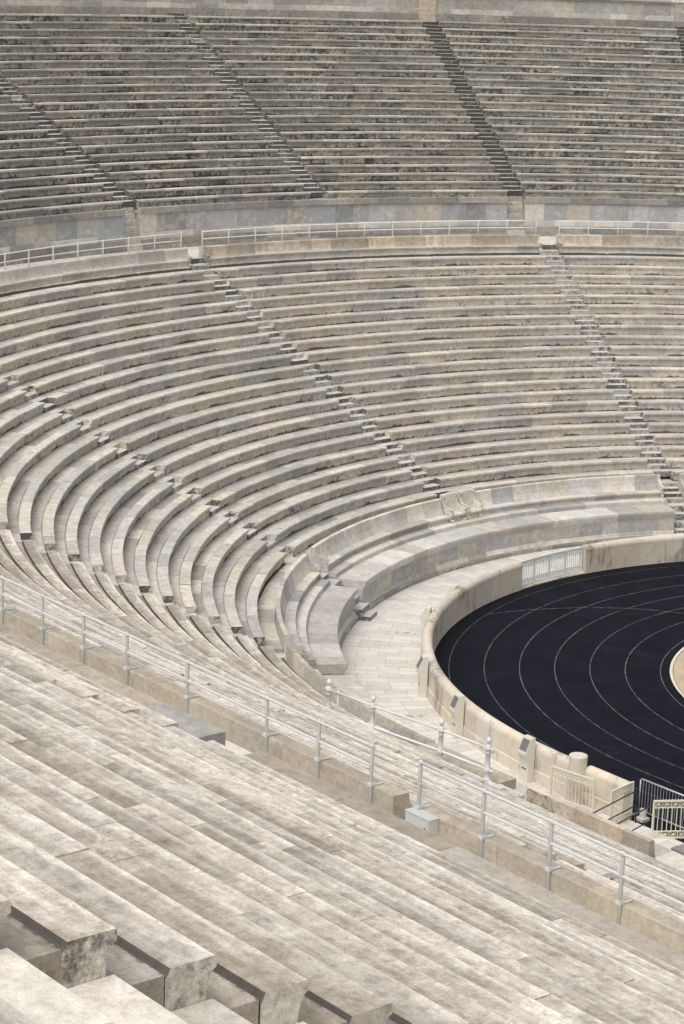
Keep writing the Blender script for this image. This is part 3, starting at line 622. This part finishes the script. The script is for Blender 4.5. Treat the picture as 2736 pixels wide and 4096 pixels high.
cs = MB(); cs.v = [Vector(p) for p in ((-1.5, -15.5, -.004), (14, -15.5, -.004), (14, -22, -.004), (-1.5, -22, -.004))]; cs.face([0, 3, 2, 1], rt(), [(0, 0), (0, 6.5), (15.5, 6.5), (15.5, 0)]); struct(cs.build('gate_forecourt', 'paving'))
def fan(name, mat, Rr, z, ctr, x1, st=3):
    m = MB(); v = [Vector((ctr[0]+Rr*math.cos(R(a)), ctr[1]+Rr*math.sin(R(a)), z)) for a in range(90, 271, st)]
    v += [Vector((x1, ctr[1]-Rr, z)), Vector((x1, ctr[1]+Rr, z))]; m.v = v; m.face(list(range(len(v))), rt()); return struct(m.build(name, mat))
fan('track', 'track', 17.2, .008, TC, 70, 2)
fan('infield', 'sand', 8.72, .045, TC, 70, 3)
struct(ringsheet('infield_kerb', 'wall', 8.74, 8.84, .05, .05, 90, 330, TC)); struct(ringsheet('track_edge', 'kerb_dark', 8.84, 9.06, .014, .014, 90, 330, TC))
struct(ringsheet('track_margin', 'kerb_dark', 16.55, 17.1, .0125, .0125, 90, 272, TC))
for k in range(7):
    rr = 9.156+1.219*k; hw = .015 if k < 6 else .012
    struct(ringsheet('lane_line', 'line' if k < 5 else 'line_faint', rr-hw, rr+hw, .0165, .0165, 90, 330, TC, 1.5))
def strip(name, mat, pts, hw, z):
    m = MB(); t = rt(); P_ = [Vector((x, y, z)) for x, y in pts]
    for i, p in enumerate(P_):
        d = (P_[min(i+1, len(P_)-1)]-P_[max(i-1, 0)]).normalized(); n = Vector((-d.y, d.x, 0)); m.v += [p-n*hw, p+n*hw]
    for i in range(len(P_)-1): m.face([2*i, 2*i+2, 2*i+3, 2*i+1], t)
    return struct(m.build(name, mat))
strip('break_line', 'line', [(-13.87, -6.78), (-13.68, -5.71), (-13.37, -4.74), (-12.98, -3.84), (-12.56, -2.95), (-11.58, -1.59), (-10.86, -.91), (-9.95, -.26), (-8.6, .6), (-7, 1.4)], .02, .0205)

# ---------------------------------------------------------------- track wall with gate
WP = [(17.49, .36), (17.46, .38), (17.46, .93)]+[(17.265+.195*math.cos(R(a)), .955+.195*math.sin(R(a))) for a in range(0, 181, 20)]+[(17.075, .9), (17.07, -.02), (17.49, -.02), (17.49, .34)]
def track_wall(label, e0, e1, L=(1.3, 2.4)):
    m = MB(); m.sweep(WP, e0, e1, ctr=TC, L0=L[0], L1=L[1], dref=17.1, seg=.35, gap=.005, jit=.003)
    o = m.build('track_wall', 'wall'); tag(o, label, 'low wall', 'low marble walls round the track'); return o
track_wall('low round-topped marble wall right of the white iron gate, to the right edge', ('a', 95, 0), ('a', 178.85, 0))
track_wall('low round-topped marble wall curving from the white iron gate to the stone drum', ('a', 191.75, 0), X(.34))
track_wall('short round-topped wall with dark stains between the stone drum and the gate opening', X(.84), X(2.45), (.8, 1.2))
m = MB(); m.lathe((1.69, -17.40, 0), [(.27, -.02), (.27, 1.30), (.275, 1.31), (.275, 1.43), (.262, 1.45), (.03, 1.45)], 28); m.lathe((1.69, -17.40, 1.448), [(.035, 0), (.035, .008)], 10)
tag(m.build('stone_drum', 'wall'), 'round marble column drum standing in the low wall by the gates', 'stone drum')

def gate_panel(o, a, b, z0, z1, nbar, nx, mat, topband=.16, botband=.16, th=.022):
    a, b = Vector((*a, 0)), Vector((*b, 0)); P_ = lambda t, z: a.lerp(b, t)+Vector((0, 0, z))
    nrm = Vector((-(b-a).y, (b-a).x, 0)).normalized()
    m = MB()
    for z in (z0, z1): m.bar(P_(0, z), P_(1, z), .05)
    for z in (z0+botband, z1-topband): m.bar(P_(0, z), P_(1, z), .028)
    for t in (0, 1): m.bar(P_(t, z0), P_(t, z1+.02), .05)
    fr = m.build('frame', mat, o)
    m = MB()
    for i in range(1, nbar): m.bar(P_(i/nbar, z0+botband), P_(i/nbar, z1-topband), th)
    m.build('bars', mat, o)
    for zz0, zz1 in ((z0, z0+botband), (z1-topband, z1)):
        m = MB(); W = (b-a).length
        for i in range(nx):
            t0, t1 = i/nx, (i+1)/nx; tm = (t0+t1)/2; zm = (zz0+zz1)/2
            if i: m.bar(P_(t0, zz0), P_(t0, zz1), th)
            m.bar(P_(t0, zz0), P_(t1, zz1), th*.9); m.bar(P_(t0, zz1), P_(t1, zz0), th*.9)
            c = P_(tm, zm); m.tube([c-nrm*.014, c+nrm*.014], min(W/nx, zz1-zz0)*.16, 8)
            m.bar(P_(tm, zz0), P_(tm, zz1), th*.6); m.bar(P_(t0, zm), P_(t1, zm), th*.6)
        m.build('ornament_band', mat, o)
def tp(a, r): return (TC[0]+r*math.cos(R(a)), TC[1]+r*math.sin(R(a)))
o = thing('iron_gate', 'white ornamental iron double gate set in the low wall across the track', 'gate', (*tp(185.3, 17.3), 0))
A_ = [179.05, 182.2, 185.3, 188.4, 191.55]
for i in range(4): gate_panel(o, tp(A_[i]+.05, 17.25), tp(A_[i+1]-.05, 17.25), .10, 1.06, 8, 5, 'white_iron', .22, .22)
for i, a in enumerate(A_):
    m = MB(); x, y = tp(a, 17.25); m.bar((x, y, .02), (x, y, 1.10), .045); m.build('gate_post', 'white_iron', o)
m = MB(); m.sweep([(17.44, .06), (17.08, .06), (17.08, -.02), (17.44, -.02)], ('a', 178.9, 0), ('a', 191.7, 0), ctr=TC, dref=17.1, seg=.4); m.build('sill', 'wall', o)
gg = 'cream iron gate leaves at the near gate'
for lab, a, b, z0, z1, nb, nx in (('cream iron gate leaf leaning open in front of the stone drum', (1.36, -18.12), (2.86, -17.88), .04, 1.14, 12, 9), ('short cream iron gate leaf at the end of the low wall, behind the dark handrail', (3.74, -18.05), (3.55, -17.0), .04, 1.12, 9, 5),
                          ('cream iron gate leaf with star ornaments, cut off by the right edge', (4.98, -17.62), (5.75, -16.35), .03, 1.14, 11, 6)):
    o = thing('gate_leaf', lab, 'gate leaf', ((a[0]+b[0])/2, (a[1]+b[1])/2, 0), gg); gate_panel(o, a, b, z0, z1, nb, nx, 'cream_iron', .2, .2, .017)
o = thing('barrier', 'galvanised barrier fence of thin bars on the black track', 'barrier', (4.3, -16.55, 0))
m = MB(); m.tube([(3.42, -16.55, .12), (3.42, -16.55, 1.06), (3.47, -16.55, 1.1), (5.9, -16.5, 1.1)], .024); m.tube([(3.42, -16.55, .14), (5.9, -16.5, .14)], .02); m.build('frame', 'galv', o, True)
m = MB()
for i in range(1, 22): m.tube([(3.42+.113*i, -16.55+.0023*i, .14), (3.42+.113*i, -16.55+.0023*i, 1.1)], .008, 6)
m.build('bars', 'galv', o)
m = MB(); m.abox(3.38, 3.46, -16.8, -16.3, .012, .05); m.abox(5.4, 5.48, -16.75, -16.25, .012, .05); m.build('feet', 'galv', o)
for lab, x in (('dark tubular handrail in front of the short cream gate leaf', 3.9), ('dark tubular handrail beside the star-ornamented gate leaf', 4.85)):
    o = thing('handrail', lab, 'handrail', (x, -17.15, 0), 'dark handrails at the gate opening')
    m = MB(); m.tube([(x-.04, -17.12, .0), (x, -17.2, .93), (x+.01, -17.24, .98), (x, -17.32, 1.0), (x-.1, -19.7, .5)], .022); m.build('rail', 'dark_metal', o, True)
    m = MB(); m.tube([(x-.03, -17.17, .55), (x-.12, -19.7, .02)], .02); m.build('lower_rail', 'dark_metal', o, True)
o = MB(); o.abox(3.70, 4.0, -17.0, -16.68, .012, .10); o.abox(3.76, 3.95, -16.86, -16.78, .10, .36)
tag(o.build('white_block', 'clean'), 'small white stone block lying by the gate opening', 'stone block')
o = MB(); o.abox(5.65, 7.6, -18.75, -18.28, -.002, .26); o.abox(6.3, 7.9, -18.26, -17.7, -.002, .34)
tag(o.build('marble_steps', 'plinth'), 'weathered grey marble step blocks at the right edge under the gate leaf', 'stone steps')

def emblem(lab, c, ang):
    # pale paving slab with a carved rosette between two strokes
    o = thing('inscribed_slab', lab, 'paving slab', (*c, .005), 'inscribed paving slabs in the corridor')
    rd = Vector((math.cos(R(ang)), math.sin(R(ang)), 0)); tg = Vector((-rd.y, rd.x, 0)); C0 = Vector((*c, 0))
    m = MB(); m.box(C0+Vector((0, 0, .006)), rd*.50, tg*.20, Vector((0, 0, .003))); m.build('slab', 'clean', o)
    m = MB()
    for k in range(8):
        a = k*math.pi/4; d = rd*math.cos(a)+tg*math.sin(a); m.box(C0+d*.085+Vector((0, 0, .0105)), d*.035, Vector((-d.y, d.x, 0))*.012, Vector((0, 0, .0014)))
    for s_ in (-1, 1):
        m.box(C0+rd*.34*s_+Vector((0, 0, .0105)), tg*.06, rd*.014, Vector((0, 0, .0014)))
        for t_ in (-1, 1): m.box(C0+rd*.34*s_+tg*.06*t_+Vector((0, 0, .0105)), rd*.035, tg*.01, Vector((0, 0, .0015)))
    m.build('carved_marks', 'dark_metal', o)
emblem('inscribed paving slab with a rosette, below the podium stair', (-13.71, -10.83), 220)
emblem('inscribed paving slab with a rosette, near the third ornate post', (-6.72, -16.62), 240)

# ---------------------------------------------------------------- information pillars along the wall
def pillar(lab, ang, r=17.50, hs=1.):
    x, y = tp(ang, r); o = thing('info_pillar', lab, 'information pillar', (x, y, 0), 'ivory information pillars along the low wall')
    rd = Vector((math.cos(R(ang)), math.sin(R(ang)), 0)); tg = Vector((-rd.y, rd.x, 0)); c = Vector((x, y, 0))
    side = [(0, .005), (.24, .005), (.24, .50), (.255, .62), (.30, .76), (.35, .86), (.36, .90), (.35, .95), (.16, 1.39), (0, 1.39)]
    m = MB(); m.prism([c+rd*a+Vector((0, 0, z)) for a, z in side], tg*-.19, tg*.19); m.v = [Vector((v.x, v.y, v.z*hs)) for v in m.v]; m.build('body', 'kiosk', o)
    a0, a1 = Vector((.332, 0, .995*hs)), Vector((.186, 0, 1.335*hs))
    q = [c+rd*(p.x+.004)+Vector((0, 0, p.z+.002))+tg*s for p, s in ((a0, -.16), (a0, .16), (a1, .16), (a1, -.16))]
    m = MB(); m.v = q; m.face([0, 1, 2, 3], rt(), [(0, 0), (1, 0), (1, 1), (0, 1)]); m.build('sign_plate', 'sign', o)
    m = MB(); e = c+rd*.243+Vector((0, 0, .42)); m.box(e, rd*.004, tg*.11, Vector((0, 0, .018))); m.build('slot', 'dark_metal', o)
pillar('ivory information pillar nearest the stone drum, sign plate facing up', 265.2)
pillar('ivory information pillar in the middle of the near wall curve', 251.6)
pillar('ivory information pillar at the leftmost bulge of the low wall', 238.6)
pillar('ivory information pillar top peeking over the low wall below the inscribed slab', 217.6, 17.48, .85)
pillar('ivory information pillar top peeking over the low wall nearest the white gate', 206.6, 17.48, .80)

# ---------------------------------------------------------------- ornate railing
o = thing('ornate_railing', 'white cast-iron railing of four turned posts with cone finials', 'ornate railing', (.2, -22.85, 2.2))
ps = [Vector((-2.97, -23.09, 2.19)), Vector((-1.12, -22.96, 2.19)), Vector((1.57, -22.73, 2.24)), Vector((3.37, -22.61, 2.24))]
for i, p in enumerate(ps):
    m = MB(); m.lathe(p, [(.145, 0), (.15, .03), (.145, .055), (.11, .075), (.105, .10), (.075, .13), (.07, .22), (.085, .28), (.105, .33), (.11, .37), (.10, .42), (.075, .46), (.078, .48), (.07, .50), (.066, .55), (.066, .84),
        (.078, .85), (.078, .875), (.066, .885), (.075, .91), (.10, .95), (.11, .99), (.10, 1.03), (.08, 1.06), (.085, 1.075), (.05, 1.09), (.03, 1.105)], 18)
    q = m.build('post', 'white_iron', o, True)
    m = MB(); m.lathe(p, [(.03, 1.10), (.035, 1.12), (.062, 1.15), (.075, 1.19), (.072, 1.23), (.055, 1.27), (.028, 1.30), (.005, 1.31)], 14); m.build('finial', 'white_iron', q, True)
    if i in (0, 3):
        sx = -1 if i == 0 else 1
        m = MB()
        for z in (.99, .37): m.tube([p+Vector((sx*.09, 0, z)), p+Vector((sx*.17, 0, z)), p+Vector((sx*.17, 0, z-.08))], .032, 8)
        m.build('hinge_lug', 'white_iron', q, True)
m = MB(); m.tube([p+Vector((0, 0, .99)) for p in ps], .032, 8); m.build('top_rail', 'white_iron', o, True)
m = MB(); m.tube([p+Vector((0, 0, .37)) for p in ps], .042, 8); m.build('lower_rail', 'white_iron', o, True)
m = MB(); m.tube([ps[0]+Vector((.3, .1, 0)), ps[0]+Vector((.3, .1, 1.02))], .03, 8); m.tube([ps[3]+Vector((-.16, .08, 0)), ps[3]+Vector((-.16, .08, 1.02))], .03, 8); m.build('thin_post', 'white_iron', o, True)
m = MB(); m.abox(2.15, 2.33, -21.72, -21.58, 1.9, 1.95); m.tube([(2.24, -21.65, 1.95), (2.24, -21.65, 2.2), (2.27, -21.65, 2.25)], .03, 8)
tag(m.build('bollard_fitting', 'white_iron'), 'small white iron fitting behind the third ornate post', 'fitting')

# stone basin set into the short podium wall, broken stubs
m = MB(); a = 238.2; m.lathe(pt(a, 19.62, .30), [(.05, 0), (.14, .04), (.2, .14), (.21, .2), (.17, .2), (.12, .10)], 18)
tag(m.build('wall_basin', 'front'), 'small round stone basin at the foot of the short curved podium', 'stone basin')

# ---------------------------------------------------------------- a person at the right edge of the picture
def person():
    o = thing('person', 'person in dark navy trousers and black shoes walking off at the right edge', 'person', (-18.2, 8.95, 1.215))
    rv = Vector((.634, .773, 0)); fw = Vector((-.773, .634, 0)); b = Vector((-18.15, 8.86, 1.215))
    def P_(r, f, z): return b+rv*r+fw*f+Vector((0, 0, z))
    J = [P_(.28, 0, .92), P_(.28, 0, 1.12), P_(.30, 0, 1.32), P_(.31, 0, 1.45), P_(.33, 0, 1.53), P_(.35, 0, 1.62), P_(.36, 0, 1.72),
         P_(.26, .09, .88), P_(.16, .10, .48), P_(-.04, .10, .09), P_(.30, -.09, .88), P_(.42, -.10, .47), P_(.45, -.10, .09),
         P_(.30, .17, 1.40), P_(.24, .24, 1.14), P_(.12, .22, .92), P_(.31, -.17, 1.40), P_(.38, -.24, 1.14), P_(.40, -.2, .90)]
    E_ = [(0, 1), (1, 2), (2, 3), (3, 4), (4, 5), (5, 6), (0, 7), (7, 8), (8, 9), (0, 10), (10, 11), (11, 12), (2, 13), (13, 14), (14, 15), (2, 16), (16, 17), (17, 18)]
    rad = [.13, .125, .14, .07, .055, .085, .07, .095, .065, .045, .095, .065, .045, .055, .042, .032, .055, .042, .032]
    def skin(name, idx, mat, k=1.0, grow=0.):
        mp = {v: i for i, v in enumerate(idx)}
        me = bpy.data.meshes.new(name); base = Vector(o.location)
        me.from_pydata([tuple(J[i]-base) for i in idx], [(mp[a], mp[c]) for a, c in E_ if a in mp and c in mp], [])
        ob = bpy.data.objects.new(name, me); COL.objects.link(ob); ob.parent = o; me.materials.append(M[mat])
        md = ob.modifiers.new('skin', 'SKIN'); ob.modifiers.new('sub', 'SUBSURF').levels = 2; ob.modifiers['sub'].render_levels = 2
        for i, v in enumerate(me.skin_vertices[0].data): r_ = rad[idx[i]]*k+grow; v.radius = (r_, r_)
        me.skin_vertices[0].data[0].use_root = True
        return ob
    skin('body', list(range(19)), 'skin')
    skin('trousers', [0, 7, 8, 9, 10, 11, 12], 'trousers', 1.0, .018)
    skin('shirt', [1, 2, 13, 14, 16, 17], 'shirt', 1.0, .016)
    for i, d in ((9, 1), (12, 1)):
        m = MB(); c = J[i]; h = -rv*.6+fw*.8; h.normalize(); s = Vector((-h.y, h.x, 0)); out = []
        for x_, hw in ((-.09, .03), (-.06, .042), (.03, .045), (.12, .048), (.17, .035), (.185, .012)): out.append((x_, hw))
        poly = [c+h*x_+s*hw+Vector((0, 0, -.088)) for x_, hw in out]+[c+h*x_-s*hw+Vector((0, 0, -.088)) for x_, hw in reversed(out)]
        m.prism(poly, Vector((0, 0, 0)), Vector((0, 0, .065))); m.build('shoe', 'shoe', o)
    m = MB(); m.lathe(J[6]+Vector((0, 0, -.02)), [(.088, -.02), (.095, .02), (.085, .07), (.05, .105), (.01, .115)], 14); m.build('hair', 'hair', o, True)
person()

# ---------------------------------------------------------------- weeds in the joints (uncountable)
m = MB()
def tuft(c, n, h):
    for _ in range(n):
        a = random.uniform(0, 6.28); l = random.uniform(.4, 1)*h; d = Vector((math.cos(a), math.sin(a), 0)); s = Vector((-d.y, d.x, 0))*.012
        i = len(m.v); m.v += [c-s, c+s, c+d*l*.6+Vector((0, 0, l))]; m.face([i, i+1, i+2], rt())
for st_, o_ in ((stA, .8), (stB, .8), (stC, .8), (stD, .8)):
    for k in range(21):
        for _ in range(2):
            if random.random() < .45:
                r = LR+LT*k+LT+.07; u = st_+math.degrees(random.choice((-1, 1))*random.uniform(.6, 1.6)/r); tuft(pt(u, r, LZ+LH*k-.05), random.randint(8, 16), random.uniform(.05, .11))
for _ in range(230):
    k = random.randint(0, 20); r = LR+LT*k+LT+.07; u = random.uniform(135, 240)
    for j in range(random.randint(1, 4)): tuft(pt(u+j*.25, r, LZ+LH*k-.05), random.randint(3, 8), random.uniform(.03, .07))
wd = m.build('weeds', 'weed'); wd['kind'] = 'stuff'
